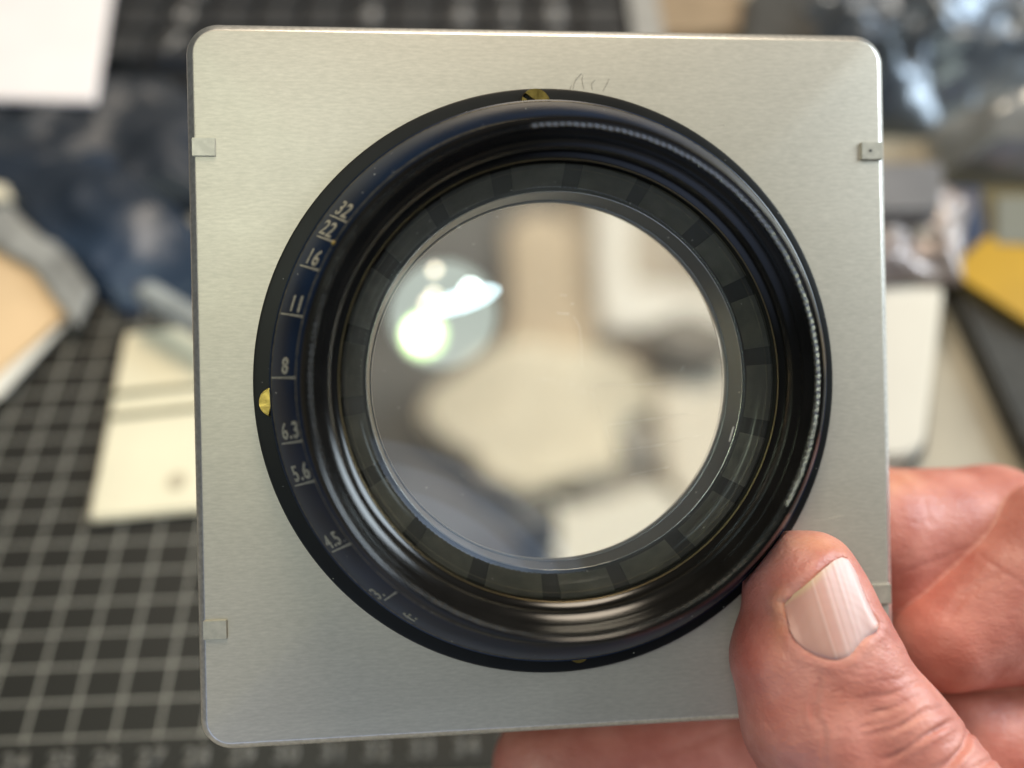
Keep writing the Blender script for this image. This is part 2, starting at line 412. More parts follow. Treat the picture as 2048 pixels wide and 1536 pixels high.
# rear barrel behind the board
link('rear_barrel',lathe('rear_barrel',[(31,-2.72),(34.5,-2.72),(34.5,-5.5),(31.5,-6.0),(31.5,-12),(31,-12.3),(28,-12.3),(27.6,-12),(27.6,-6)]),M['rim'],lens)
def element(name, z1,R1,z2,R2,r,ze1,ze2):
    """glass element: front sphere (vertex z1, radius R1), back sphere (vertex z2, radius R2), R>0 bulges to the viewer"""
    def sph(zv,R,rr): return zv-R+math.copysign(math.sqrt(R*R-rr*rr),R)
    n=40; prof=[(r*i/n,sph(z1,R1,r*i/n)) for i in range(n+1)]
    k=len(prof); prof+= [(r*i/n,sph(z2,R2,r*i/n)) for i in range(n,-1,-1)]
    V=[];F=[];seg=192; m=len(prof)
    for i in range(seg):
        a=2*PI*i/seg
        for rr,z in prof[1:-1]: V.append(((AX[0]+rr*math.cos(a))*S,(AX[1]+rr*math.sin(a))*S,z*S))
    q=m-2; top=len(V); V.append((AX[0]*S,AX[1]*S,prof[0][1]*S)); bot=len(V); V.append((AX[0]*S,AX[1]*S,prof[-1][1]*S))
    idx=[]
    for i in range(seg):
        j=(i+1)%seg
        F.append((top,i*q,j*q)); idx.append(0)
        for t in range(q-1):
            F.append((i*q+t,i*q+t+1,j*q+t+1,j*q+t)); idx.append(0 if t<n-1 else 1)
        F.append((bot,j*q+q-1,i*q+q-1)); idx.append(1)
    me=mesh(name,V,F,True,30); me.polygons.foreach_set('material_index',idx)
    bm=bmesh.new(); bm.from_mesh(me); bmesh.ops.recalc_face_normals(bm,faces=bm.faces[:]); bm.to_mesh(me); bm.free()
    me.shade_smooth(); me.set_sharp_from_angle(angle=math.radians(30))
    return me
e1=element('front_glass',16,90,12,200,27.9,0,0)
o_front=link('front_glass',e1,M['glass'],lens); e1.materials.append(M['glass_in'])
e2=element('rear_glass',-1.4,190,-5.2,-190,24.6,0,0)
o=link('rear_glass',e2,M['glass_in'],lens); e2.materials.append(M['glass_in'])

# hairs and dust specks on the board and on the black parts
def hair(name,pts,r,m,parent,z=.06):
    V=[];F=[]
    P3=[Vector((*on_board(x,y,z),z))*S for x,y in pts]
    for i,p in enumerate(P3):
        t=(P3[min(i+1,len(P3)-1)]-P3[max(i-1,0)]).normalized(); n=Vector((0,0,1)); b=t.cross(n)
        for k in range(4):
            a=PI/2*k; V.append(p+(b*math.cos(a)+n*math.sin(a))*r*S)
    for i in range(len(P3)-1):
        for k in range(4): F.append((i*4+k,i*4+(k+1)%4,i*4+4+(k+1)%4,i*4+4+k))
    F+=[(3,2,1,0),tuple(len(V)-4+k for k in range(4))]
    return link(name,mesh(name,V,F),m,parent)
mk=mat('dark_scratch',(.12,.11,.10),.7); mlt=mat('light_scratch',(.66,.64,.58),.4,.6)
for pts in ([(1146,178),(1150,162),(1163,147)],[(1168,178),(1164,160),(1166,150)],[(1206,182),(1214,168),(1218,158)],[(1140,180),(1143,170)],[(1185,180),(1183,168),(1190,160)]):
    hair('scratch',pts,.030,mk,plate,.01)
for k in range(34):
    x=random.uniform(1300,1740); y=random.uniform(90,1140)
    bx,by=on_board(x,y)
    if math.hypot(bx,by)<42.5 or bx>48.5: continue
    l=random.choice((3,4,5,9,14)); hair('scratch',[(x,y),(x+l,y-random.uniform(-.4,1.2))],.016,mlt,plate,.008)
hair('scratch',[(1600,1045),(1640,1040),(1690,1030)],.010,mlt,plate,.01)
bm=bmesh.new()
rr=random.Random(8)
def speck(bm,p,r):
    bmesh.ops.create_icosphere(bm,subdivisions=1,radius=r,matrix=Matrix.Translation(p))
for k in range(60):
    a=rr.uniform(0,2*PI); s=rr.random()
    if rr.random()<.5: p=cone_pt(a,s,.02)
    else:
        q=rr.uniform(38.3,40.8); p=Vector(((AX[0]+q*math.cos(a))*S,(AX[1]+q*math.sin(a))*S,2.14*S))
    speck(bm,p,rr.uniform(.03,.075)*S)
for k in range(70):
    a=rr.uniform(0,2*PI); q=27*math.sqrt(rr.random()); z=16-90+math.sqrt(8100-q*q)
    speck(bm,Vector(((AX[0]+q*math.cos(a))*S,(AX[1]+q*math.sin(a))*S,z*S)),rr.uniform(.03,.07)*S)
d=link('dust',from_bm('dust',bm),mat('pale_dust',(.7,.68,.62),.8),lens); d['kind']='stuff'

# fine cleaning marks and chips on the front glass
gm=mat('glass_scratch',(.85,.83,.78),.35)
def glass_mark(pts,r):
    V=[];F=[];P3=[]
    for x,y in pts:
        bx,by=on_board(x,y,15.0); q=math.hypot(bx-AX[0],by-AX[1]); P3.append(Vector((bx,by,16-90+math.sqrt(8100-q*q)+.01))*S)
    for i,p in enumerate(P3):
        t=(P3[min(i+1,len(P3)-1)]-P3[max(i-1,0)]).normalized(); n=Vector((0,0,1)); b=t.cross(n)
        for k in range(4):
            a=PI/2*k; V.append(p+(b*math.cos(a)+n*math.sin(a))*r*S)
    for i in range(len(P3)-1):
        for k in range(4): F.append((i*4+k,i*4+(k+1)%4,i*4+4+(k+1)%4,i*4+4+k))
    F+=[(3,2,1,0),tuple(len(V)-4+k for k in range(4))]
    return link('glass_scratch',mesh('glass_scratch',V,F),gm,o_front)
for pts,r_ in (([(1113,627),(1137,629)],.022),([(1140,608),(1146,609)],.02),([(1120,590),(1133,592)],.016),([(1146,635),(1157,652),(1160,690),(1161,735)],.012),([(1180,772),(1300,768),(1420,760)],.012),
      ([(1215,848),(1300,838),(1390,826)],.014),([(1226,902),(1320,890),(1400,872)],.014),([(1260,950),(1340,935)],.012),([(1183,785),(1210,860),(1226,930)],.010),([(1362,742),(1369,732)],.02),([(1478,1010-155),(1470,1010-125)],.07),([(915,445),(922,449)],.03)):
    glass_mark(pts,r_)
bm=bmesh.new()
for k in range(46):
    t_=rr.random(); x=1070+110*t_+rr.gauss(0,5); y=752+30*t_+rr.gauss(0,5)+(t_-.5)**2*20
    bx,by=on_board(x,y,15.0); q=math.hypot(bx-AX[0],by-AX[1]); speck(bm,Vector((bx,by,16-90+math.sqrt(8100-q*q)))*S,rr.uniform(.015,.05)*S)
cl=link('glass_chips',from_bm('glass_chips',bm),gm,o_front); cl['kind']='stuff'
# ------------------------------------------------------------------ desk and what lies on it
dsk=mat('desk_laminate',(.33,.29,.22),.45); grain(dsk,30,.12,bump=.05,dist=.001)
bm=scaled(box_bm(-900,900,-300,1200,-30,0,3))
tag(link('desk_surface',from_bm('desk_surface',bm),dsk),'beige grey desk top under everything','desk',kind='structure').pop('category',None)

def prism(pts, z0, z1, bev=0.0006, zs=None):
    """closed block standing on the desk: outline in world x, y; optional top height per corner"""
    bm=bmesh.new(); n=len(pts)
    lo=[bm.verts.new((p[0],p[1],z0)) for p in pts]; hi=[bm.verts.new((p[0],p[1],(zs[i] if zs else z1))) for i,p in enumerate(pts)]
    bm.faces.new(lo[::-1]); bm.faces.new(hi)
    for i in range(n): bm.faces.new((lo[i],lo[(i+1)%n],hi[(i+1)%n],hi[i]))
    bmesh.ops.recalc_face_normals(bm,faces=bm.faces[:])
    if bev: bmesh.ops.bevel(bm,geom=bm.edges[:],offset=bev,segments=2,affect='EDGES')
    return bm
def pxs(L,z=0.0): return [desk(x,y,z) for x,y in L]
def local(o_bm, org):
    bmesh.ops.translate(o_bm,verts=o_bm.verts[:],vec=(-org[0],-org[1],-org[2])); return o_bm
def thing(name, org, label, cat, group=None): return empty(name, org, label, cat, group)
def put(name, bm, m, parent, org=None, smooth=True, sharp=35):
    if org is None: org=parent.location
    return link(name,from_bm(name,local(bm,org),smooth,sharp),m,parent)

# cutting mat: sheet, printed grid, ruler numbers
mat_org=desk(238,1478)
u=(desk(405,1470)-desk(52,1483)); UL=u.length/4; u.normalize()       # one printed unit along the ruler
v1=desk(430,973)-desk(238,1478); v=Vector((-u.y,u.x,0)); 
VL=(desk(0,893+0)-desk(0,893+50)).length                                 # rows
rows=[desk(0,y) for y in (1481,1411,1341)]
VL=abs((rows[1]-rows[0]).dot(v)+(rows[2]-rows[1]).dot(v))/2
cm=thing('cutting_mat',mat_org,'black cutting mat printed with a white grid and ruler numbers, under the cream plate','cutting mat')
def matmat():
    m=mat('cutting_mat_print',(.013,.013,.011),.5)
    tc=nn(m,'ShaderNodeTexCoord'); sp=nn(m,'ShaderNodeSeparateXYZ'); lk(m,tc.outputs['Object'],sp.inputs[0])
    facs=[]
    for ax,per,sub in (('X',UL,0),('Y',VL,0)):
        a=nn(m,'ShaderNodeMath',operation='DIVIDE'); lk(m,sp.outputs[ax],a.inputs[0]); a.inputs[1].default_value=per
        pp=nn(m,'ShaderNodeMath',operation='PINGPONG'); lk(m,a.outputs[0],pp.inputs[0]); pp.inputs[1].default_value=.5
        lt=nn(m,'ShaderNodeMath',operation='LESS_THAN'); lk(m,pp.outputs[0],lt.inputs[0]); lt.inputs[1].default_value=.030 if ax=='Y' else .028
        facs.append(lt.outputs[0])
    mx=nn(m,'ShaderNodeMath',operation='MAXIMUM'); lk(m,facs[0],mx.inputs[0]); lk(m,facs[1],mx.inputs[1])
    # grid stops at the ruler line
    gt=nn(m,'ShaderNodeMath',operation='GREATER_THAN'); lk(m,sp.outputs['Y'],gt.inputs[0]); gt.inputs[1].default_value=-.001
    ml=nn(m,'ShaderNodeMath',operation='MULTIPLY'); lk(m,mx.outputs[0],ml.inputs[0]); lk(m,gt.outputs[0],ml.inputs[1])
    no=nn(m,'ShaderNodeTexNoise'); no.inputs['Scale'].default_value=60; lk(m,tc.outputs['Object'],no.inputs['Vector'])
    mr=nn(m,'ShaderNodeMapRange'); lk(m,no.outputs['Fac'],mr.inputs['Value']); mr.inputs['To Min'].default_value=.6; mr.inputs['To Max'].default_value=1.0
    m2=nn(m,'ShaderNodeMath',operation='MULTIPLY'); lk(m,ml.outputs[0],m2.inputs[0]); lk(m,mr.outputs['Result'],m2.inputs[1])
    mi=nn(m,'ShaderNodeMix',data_type='RGBA'); lk(m,m2.outputs[0],mi.inputs[0])
    mi.inputs[6].default_value=(.013,.013,.011,1); mi.inputs[7].default_value=(.38,.37,.33,1)
    lk(m,mi.outputs[2],P(m).inputs['Base Color'])
    return m
xu0,xu1,yv0,yv1=-12*UL,12.5*UL,-.95*UL,17*VL
bm=box_bm(xu0,xu1,yv0,yv1,.0001,.0030,.0004)
sheet=link('mat_sheet',from_bm('mat_sheet',bm),matmat(),cm)
ang=math.atan2(u.y,u.x); cm.rotation_euler=(0,0,ang)
inkm=mat('mat_print_ink',(.17,.165,.15),.5)
for k in range(-3,11):
    bm=text_bm(str(26+k),.0054,.0,.0002)
    cxm=(min(v_.co.x for v_ in bm.verts)+max(v_.co.x for v_ in bm.verts))/2
    for v_ in bm.verts: v_.co=Vector((v_.co.x-cxm+k*UL-.0006,v_.co.y-.0068,.0031))
    ex=bmesh.ops.extrude_face_region(bm,geom=bm.faces[:])
    bmesh.ops.translate(bm,verts=[g for g in ex['geom'] if isinstance(g,bmesh.types.BMVert)],vec=(0,0,.00005))
    link('ruler_number',from_bm('ruler_number',bm,False),inkm,sheet)

# white card, top left
pts=pxs([(-300,-120),(238,-120),(189,203),(-300,190)],.0178)
org=desk(100,100,.0165); t=thing('white_card',org,'stiff white card lying on the left end of the black keyboard','card')
put('sheet',prism(pts,.0164,.0172,.0002),grain(mat('white_card',(.90,.85,.86),.55),40,.03),t)
put('glossy_face',prism([p*.99+org*.01 for p in pts],.01722,.0178,.0002),grain(mat('white_gloss',(.92,.87,.88),.4),40,.02),t)
# keyboard
ko=desk(700,180); kb=thing('keyboard',(ko.x,ko.y,0),'black computer keyboard with white key legends lying behind the lens board','keyboard')
kx0,kx1=desk(-150,180).x,desk(1318,60,.01).x; ky0=desk(700,182,.008).y
kmat=grain(mat('keyboard_plastic',(.018,.019,.021),.35),300,.2); keym=grain(mat('key_plastic',(.045,.045,.046),.35),400,.2); legm=mat('key_legend_white',(.30,.29,.28),.5)
put('case',scaled(box_bm(kx0*1000,kx1*1000,ky0*1000,ky0*1000+125,0.2,9,2.0)),kmat,kb)
put('end_cap',scaled(box_bm(kx1*1000-13,kx1*1000+2,ky0*1000+1,ky0*1000+124,1,11,2.0)),grain(mat('grey_end_cap',(.30,.29,.27),.4),100,.1),kb)
kw=.0186
kb0=bmesh.new()
def key_mesh(wid):
    bm=bmesh.new(); bmesh.ops.create_cube(bm,size=1)
    for v_ in bm.verts:
        top=v_.co.z>0; s=.80 if top else .94
        v_.co=Vector((v_.co.x*(kw*wid-kw*(1-s)) ,v_.co.y*kw*s+(.0004 if top else 0),.007 if top else 0.0))
    bmesh.ops.bevel(bm,geom=bm.edges[:],offset=.0009,segments=2,affect='EDGES')
    return from_bm('key',bm)
km1=key_mesh(1); km1.materials.append(keym); km6=key_mesh(5); km6.materials.append(keym)
rowsK=['7894561230+-','0123456789AB','QWERTYUIOPKL','ASDFGHJKLMNB']
legs={}
for r_ in range(4):
    yk=ky0+.019+.0190*r_
    for c_ in range(17):
        xk=kx1-.024-kw*c_
        if xk<kx0+.012: break
        if r_==0 and 4<=c_<=8:
            if c_!=6: continue
            ke=bpy.data.objects.new('key',km6); ch=None
        else:
            ke=bpy.data.objects.new('key',km1); ch=rowsK[r_][(c_*5+3)%12]
        COL.objects.link(ke); ke.parent=kb; ke.location=Vector((xk,yk,.0088))-kb.location
        if ch and c_ in (1,2,3,5,9,11):
            if ch not in legs:
                b=text_bm(ch,.0125,.0,.0004)
                cx_=(min(q.co.x for q in b.verts)+max(q.co.x for q in b.verts))/2; cy_=(min(q.co.y for q in b.verts)+max(q.co.y for q in b.verts))/2
                bmesh.ops.translate(b,verts=b.verts[:],vec=(-cx_,-cy_+.0006,.00708))
                ex=bmesh.ops.extrude_face_region(b,geom=b.faces[:]); bmesh.ops.translate(b,verts=[g for g in ex['geom'] if isinstance(g,bmesh.types.BMVert)],vec=(0,0,.00006))
                legs[ch]=from_bm('legend',b,False); legs[ch].materials.append(legm)
            le=bpy.data.objects.new('legend',legs[ch]); COL.objects.link(le); le.parent=ke

# crumpled plastic
def crumple(name, corners, h, amp, freq, m, label, cat, seed=0, n=70, z0=.0006, group=None, parent=None, tilt=0.0, ragged=.05):
    """pillow of crumpled film over the quad given by four photograph corners (tl, tr, br, bl)"""
    c=[desk(*p) for p in corners]; org=(c[0]+c[1]+c[2]+c[3])/4; org.z=0
    V=[];F=[]
    so=Vector((seed*3.7,seed*1.3,seed*.7))
    for layer in (0,1):
        for j in range(n+1):
            for i in range(n+1):
                a,b=i/n,j/n
                p=(c[0]*(1-a)+c[1]*a)*(1-b)+(c[3]*(1-a)+c[2]*a)*b
                q=Vector((p.x,p.y,0))*freq+so
                ed=min(1,min(a,1-a,b,1-b)*6)
                wob=Vector((noise.noise(q*.6+Vector((5,0,0))),noise.noise(q*.6+Vector((0,7,0))),0))*ragged*.12*(1 if ed<1 else 1)
                f1=1-abs(noise.noise(q))*2.2; f2=1-abs(noise.noise(q*2.1+Vector((9,1,3))))*2.2; f3=noise.noise(q*5)
                zz=z0 if layer==0 else z0+.0006+ed**.5*(h*(.55+.45*math.sin(PI*a)*math.sin(PI*b))+amp*(f1*.6+f2*.3+f3*.12))+tilt*(1-b)*ed**.5
                if layer==1: zz=max(zz,z0+.0006)
                V.append(Vector((p.x,p.y,zz))+wob-org)
    N=(n+1)**2
    for j in range(n):
        for i in range(n):
            k=j*(n+1)+i
            F.append((k,k+n+1,k+n+2,k+1)); F.append((N+k,N+k+1,N+k+n+2,N+k+n+1))
    bd=[i for i in range(n+1)]+[(j)*(n+1)+n for j in range(1,n+1)]+[n*(n+1)+i for i in range(n-1,-1,-1)]+[j*(n+1) for j in range(n-1,0,-1)]
    for k in range(len(bd)):
        a,b=bd[k],bd[(k+1)%len(bd)]; F.append((a,b,N+b,N+a))
    bm=bmesh.new(); bm.from_mesh(mesh(name,V,F,False)); o=link(name,from_bm(name,bm,True,None),m); o.location=org
    return tag(o,label,cat,group)
def film(name,c1,c2,rough,metal,scale=14):
    m=mat(name,c1,rough,metal); grain(m,scale,0,c2=c2,bump=.2,dist=.002,pos=(.42,.62)); return m
navy=film('antistatic_film_dark',(.018,.024,.034),(.022,.029,.042),.48,.1,13)
crumple('antistatic_bag',[(-260,150),(440,185),(470,420),(-260,470)],.010,.008,24,navy,'dark navy anti-static bag crumpled below the white card, upper of the two','plastic bag',1,group='dark anti-static bags')
crumple('antistatic_bag',[(-200,330),(230,300),(560,610),(250,650)],.011,.007,20,film('antistatic_film_blue',(.02,.028,.042),(.028,.048,.085),.42,.1,15),'dark blue anti-static bag lying diagonally above the cutting mat','plastic bag',5,group='dark anti-static bags')
silver=film('antistatic_film_silver',(.10,.12,.15),(.27,.30,.335),.36,.55,14)
crumple('silver_bag',[(1560,45),(2140,35),(2180,300),(1640,275)],.020,.016,30,silver,'crumpled silver grey anti-static bag behind the upper right corner of the board','plastic bag',3,n=90)
crumple('clear_bag',[(1850,285),(2200,240),(2240,430),(1880,370)],.026,.006,24,film('clear_wrinkled_film',(.30,.31,.31),(.55,.54,.52),.22,.45,24),'pale translucent plastic bag edge above the yellow packet','plastic bag',9)
# rolled pale tube
def rod(name,p0,p1,r,m,parent,seg=20):
    d=(p1-p0); L=d.length; q=d.to_track_quat('Z','Y').to_matrix().to_4x4()
    bm=bmesh.new(); bmesh.ops.create_cone(bm,cap_ends=True,segments=seg,radius1=r,radius2=r,depth=L)
    bmesh.ops.bevel(bm,geom=[e for e in bm.edges if len(e.link_faces)==2 and any(len(f.verts)>4 for f in e.link_faces)],offset=r*.3,segments=2,affect='EDGES')
    bm.transform(Matrix.Translation((p0+p1)/2)@q); return put(name,bm,m,parent)
p0=desk(290,585,.016); p1=desk(470,690,.016); t=thing('rolled_sleeve',(p0.x,p0.y,0),'pale grey rolled plastic sleeve half under the board above the cream plate','plastic sleeve')
rod('roll',p0,p1,.0040,grain(mat('pale_film',(.30,.32,.32),.35),120,.15,bump=.3,dist=.001),t); rod('core',p0+Vector((-.002,.001,0)),p0,.0025,mat('sleeve_core',(.2,.2,.2),.5),t)
# tan box under clear wrap, left edge
org=desk(60,600); org.z=0; t=thing('tan_box',org,'tan cardboard box half wrapped in grey plastic at the left edge of the mat','box')
put('carton',prism(pxs([(-300,380),(20,425),(165,590),(-20,790),(-300,900)],.0075),.0034,.0075,.0008),grain(mat('tan_card',(.72,.52,.31),.6),30,.08),t)
put('white_edge',prism(pxs([(150,625),(178,592),(-8,800),(-34,775)],.0085),.0076,.0085,.0003),mat('white_card_edge',(.80,.77,.70),.5),t)
put('plastic_wrap',prism(pxs([(-300,395),(5,388),(62,405),(184,575),(150,650),(62,530),(-40,475),(-300,450)],.0105),.0077,.0105,.0008),grain(mat('grey_wrap',(.26,.26,.25),.3),60,.35,bump=.5,dist=.002),t)
t2=put('cream_label',prism(pxs([(-60,330),(2,350),(24,398),(-60,392)],.013),.0106,.013,.0003),mat('cream_label',(.72,.66,.52),.6),t)
# cream plate on the mat
org=desk(300,850); org.z=0; t=thing('cream_plate',org,'blank cream plastic plate on the cutting mat left of the board','plate')
cream=grain(mat('cream_plastic',(.80,.74,.56),.5),50,.05)
zc=.0058
Q=pxs([(250,664),(760,610),(760,985),(176,1040)],zc)
put('plate',prism(Q,.0033,zc,.0008),cream,t)
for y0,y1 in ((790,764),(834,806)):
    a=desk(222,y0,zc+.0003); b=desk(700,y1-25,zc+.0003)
    rod('ridge',a,b,.0009,mat('olive_shadow_line',(.20,.18,.11),.5),t,10)  # dark rods paint the shadow lines across the plate
bm=bmesh.new(); bmesh.ops.create_cone(bm,cap_ends=True,segments=24,radius1=.0026,radius2=.0026,depth=.0003,matrix=Matrix.Translation(desk(355,962,zc+.0002)))
put('faint_dimple',bm,mat('dimple',(.52,.46,.34),.6),t)

# right side: white rounded slab (phone like), grey slab on it, black block
org=desk(1800,760); org.z=0; t=thing('white_slab',org,'white rounded rectangular charger block showing right of the board','charger')
def rslab(corners,r,z0,z1,bev):
    """rounded quad from photo corners"""
    c=[desk(*p,z1) for p in corners]; pts=[]
    n=len(c)
    for i in range(n):
        a,b,d=c[i-1],c[i],c[(i+1)%n]; u1=(a-b).normalized(); u2=(d-b).normalized()
        for k in range(7):
            s=k/6; q=(b+u1*r)*(1-s)**2+b*2*s*(1-s)+(b+u2*r)*s*s; pts.append(q)
    return prism(pts,z0,z1,bev)
put('body',rslab([(1560,560),(1893,545),(1848,912),(1560,925)],.007,.005,.017,.0012),grain(mat('white_plastic',(.62,.59,.52),.4),30,.03),t)
put('shadow_foot',rslab([(1560,570),(1885,560),(1850,930),(1560,940)],.007,.0004,.0048,.0005),mat('shadow_black',(.01,.01,.01),.5),t)  # black slab standing in for the shadow under the white block
crumple('bubble_wrap_scrap',[(1640,470),(1880,455),(1875,640),(1640,650)],.004,.006,60,film('pinkish_film',(.24,.20,.19),(.55,.48,.45),.3,.3,40),'small pinkish crumpled plastic scrap on top of the white charger','plastic scrap',12,n=50,z0=.0178)
org=desk(1800,380); org.z=0; t=thing('grey_case',org,'flat grey metal case between the silver bag and the yellow packet','case')
put('shell',rslab([(1580,325),(1892,318),(1882,425),(1580,430)],.004,.011,.030,.0015),grain(mat('grey_metal',(.17,.17,.18),.4,.2),60,.1),t)
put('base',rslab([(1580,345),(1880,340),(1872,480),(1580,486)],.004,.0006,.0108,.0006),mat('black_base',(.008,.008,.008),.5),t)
# yellow and blue packet
org=desk(1990,520); org.z=0; t=thing('product_packet',org,'yellow and dark blue packet at the right edge above the grey pouch','packet')
zt=.0095
put('carton',prism(pxs([(1893,545),(1893,372),(2300,372),(2300,760),(2048,648)],zt),.0006,zt-.0006,.0006),grain(mat('olive_carton',(.10,.075,.02),.5),60,.1),t)
put('blue_panel',prism(pxs([(1895,542),(1895,376),(1962,376),(1972,470)],zt),zt-.0002,zt+.0003,.0001),mat('navy_print',(.020,.034,.075),.45),t)
put('yellow_panel',prism(pxs([(1895,541),(1974,474),(2300,560),(2300,750),(2048,642)],zt),zt-.0001,zt+.0006,.0001),grain(mat('yellow_print',(.44,.25,.005),.45),40,.08),t)
put('grey_window',prism(pxs([(1990,395),(2300,395),(2300,505),(1990,490)],zt),zt-.0001,zt+.0009,.0002),mat('grey_print',(.17,.17,.14),.4),t)
# dark pouch below the packet
org=desk(2000,720); org.z=0
o=link('fabric_pouch',from_bm('fabric_pouch',local(prism(pxs([(1892,556),(1930,556),(2300,740),(2300,1260),(2046,885)],.006),.0006,.006,.0016),org)),grain(mat('dark_felt',(.035,.033,.028),.8),300,.3,bump=.3,dist=.001)); o.location=org
tag(o,'dark grey fabric pouch lying diagonally below the yellow packet','pouch')
# far top: tan board and dark bits
org=desk(1950,20); org.z=0
o=link('cardboard_sheet',from_bm('cardboard_sheet',local(prism(pxs([(1730,-160),(2400,-160),(2400,60),(1790,28)],.01),.0006,.01,.001),org)),grain(mat('tan_board',(.58,.46,.27),.6),30,.12)); o.location=org
tag(o,'tan cardboard sheet in the top right corner of the picture','cardboard')
org=desk(1610,40); org.z=0
o=link('black_pouch',from_bm('black_pouch',local(prism(pxs([(1490,-20),(1560,-60),(1740,-70),(1760,90),(1480,100)],.012),.0006,.012,.003),org)),grain(mat('black_nylon',(.03,.03,.028),.6),100,.3,bump=.4,dist=.002)); o.location=org
tag(o,'small black nylon pouch behind the top edge of the board','pouch')
org=desk(1390,20); org.z=0
o=link('wooden_block',from_bm('wooden_block',local(prism(pxs([(1300,-60),(1490,-70),(1480,60),(1300,70)],.008),.0006,.008,.001),org)),grain(mat('brown_wood',(.25,.18,.11),.55),90,.3,stretch=(1,8,1))); o.location=org
tag(o,'small brown wooden block right of the keyboard end','wooden block')

# things lying under the lens, seen blurred through the glass (world millimetres)
def flat(name,pts,z0,z1,m,label,cat,bev=.0006):
    if name not in ('grey_cloth','dark_cloth'): pts=[(11+(p[0]-11)*.85,137+(p[1]-137)*.85) for p in pts]
    c=Vector((sum(p[0] for p in pts)/len(pts)*S,sum(p[1] for p in pts)/len(pts)*S,0))
    o=link(name,from_bm(name,local(prism([Vector((p[0]*S,p[1]*S,0)) for p in pts],z0,z1,bev),c)),m); o.location=c
    return tag(o,label,cat)
flat('grey_cloth',[(14.5,103),(60,100),(62,190),(14.5,190)],.0034,.0046,grain(mat('taupe_cloth',(.48,.42,.35),.8),60,.2,bump=.3,dist=.001),'taupe cleaning cloth lying flat under the right half of the lens','cloth')
flat('dark_cloth',[(-46,84),(9.5,84),(11,150),(14,160),(14,196),(-46,196)],.0034,.0046,grain(mat('slate_cloth',(.12,.115,.11),.8),60,.35,bump=.4,dist=.002),'dark grey cloth lying under the left half of the lens','cloth')
flat('kraft_strip',[(5.0,163),(9,165.5),(13.5,165.5),(16.5,162),(17.0,150),(19.5,139),(16,133),(2,134),(5.5,146)],.0050,.0058,grain(mat('kraft_strip',(.58,.47,.34),.6),60,.15),'tan kraft strip running up from the cream pouch in the glass','paper strip',.0005)
flat('cream_pouch',[(1,137),(8,139),(16,136.5),(20,137),(26,133),(29,126),(24,122),(21.5,118),(23,113),(17,110.5),(11,109),(6,106.5),(0,109.5),(-2,114),(-7,117),(-11,122.5),(-9,128),(-5,131)],.0060,.0085,grain(mat('cream_pouch',(.80,.73,.58),.6),45,.22,bump=.5,dist=.004),'cream paper pouch seen large and blurred in the middle of the glass','pouch',.0008)
flat('shadow_card',[(21,121),(27,122),(29.5,116),(24,113.5)],.0062,.0075,mat('grey_card_piece',(.34,.32,.29),.6),'small grey card laid in as shadow between the cream pouch and the paper slip','card')  # grey piece put in as the shadow beside the pouch
flat('white_strap',[(18.8,176),(24.6,176),(24.9,151),(41,146.5),(60,146.5),(60,139),(40.6,139.5),(20.5,141.5)],.0052,.0070,grain(mat('white_strap',(.86,.84,.79),.5),60,.05),'white L-shaped strap seen in the upper right of the glass','strap')
flat('cream_envelope',[(29,133),(46,136.5),(60,136),(60,100),(34,106),(30,112)],.0052,.0060,grain(mat('cream_paper',(.82,.76,.65),.6),40,.06),'cream paper slip at the right edge of the glass','paper')
flat('white_envelope',[(5,109),(16,106),(28.5,111.5),(33,104),(32,88),(12,88),(10,99)],.0052,.0062,grain(mat('white_paper',(.84,.81,.72),.6),40,.04),'white folded paper at the bottom of the glass','paper')

flat('metal_clip',[(27,139),(33,142),(40,138),(38,132),(31,133)],.0063,.0105,mat('grey_clip',(.17,.16,.145),.5),'small grey clip between the white strap and the paper slip','clip')
flat('eraser',[(5,97),(12,98),(11,103),(8,105),(5,102)],.0063,.012,mat('black_rubber',(.10,.10,.095),.6),'small dark rubber block at the bottom edge of the glass','eraser')
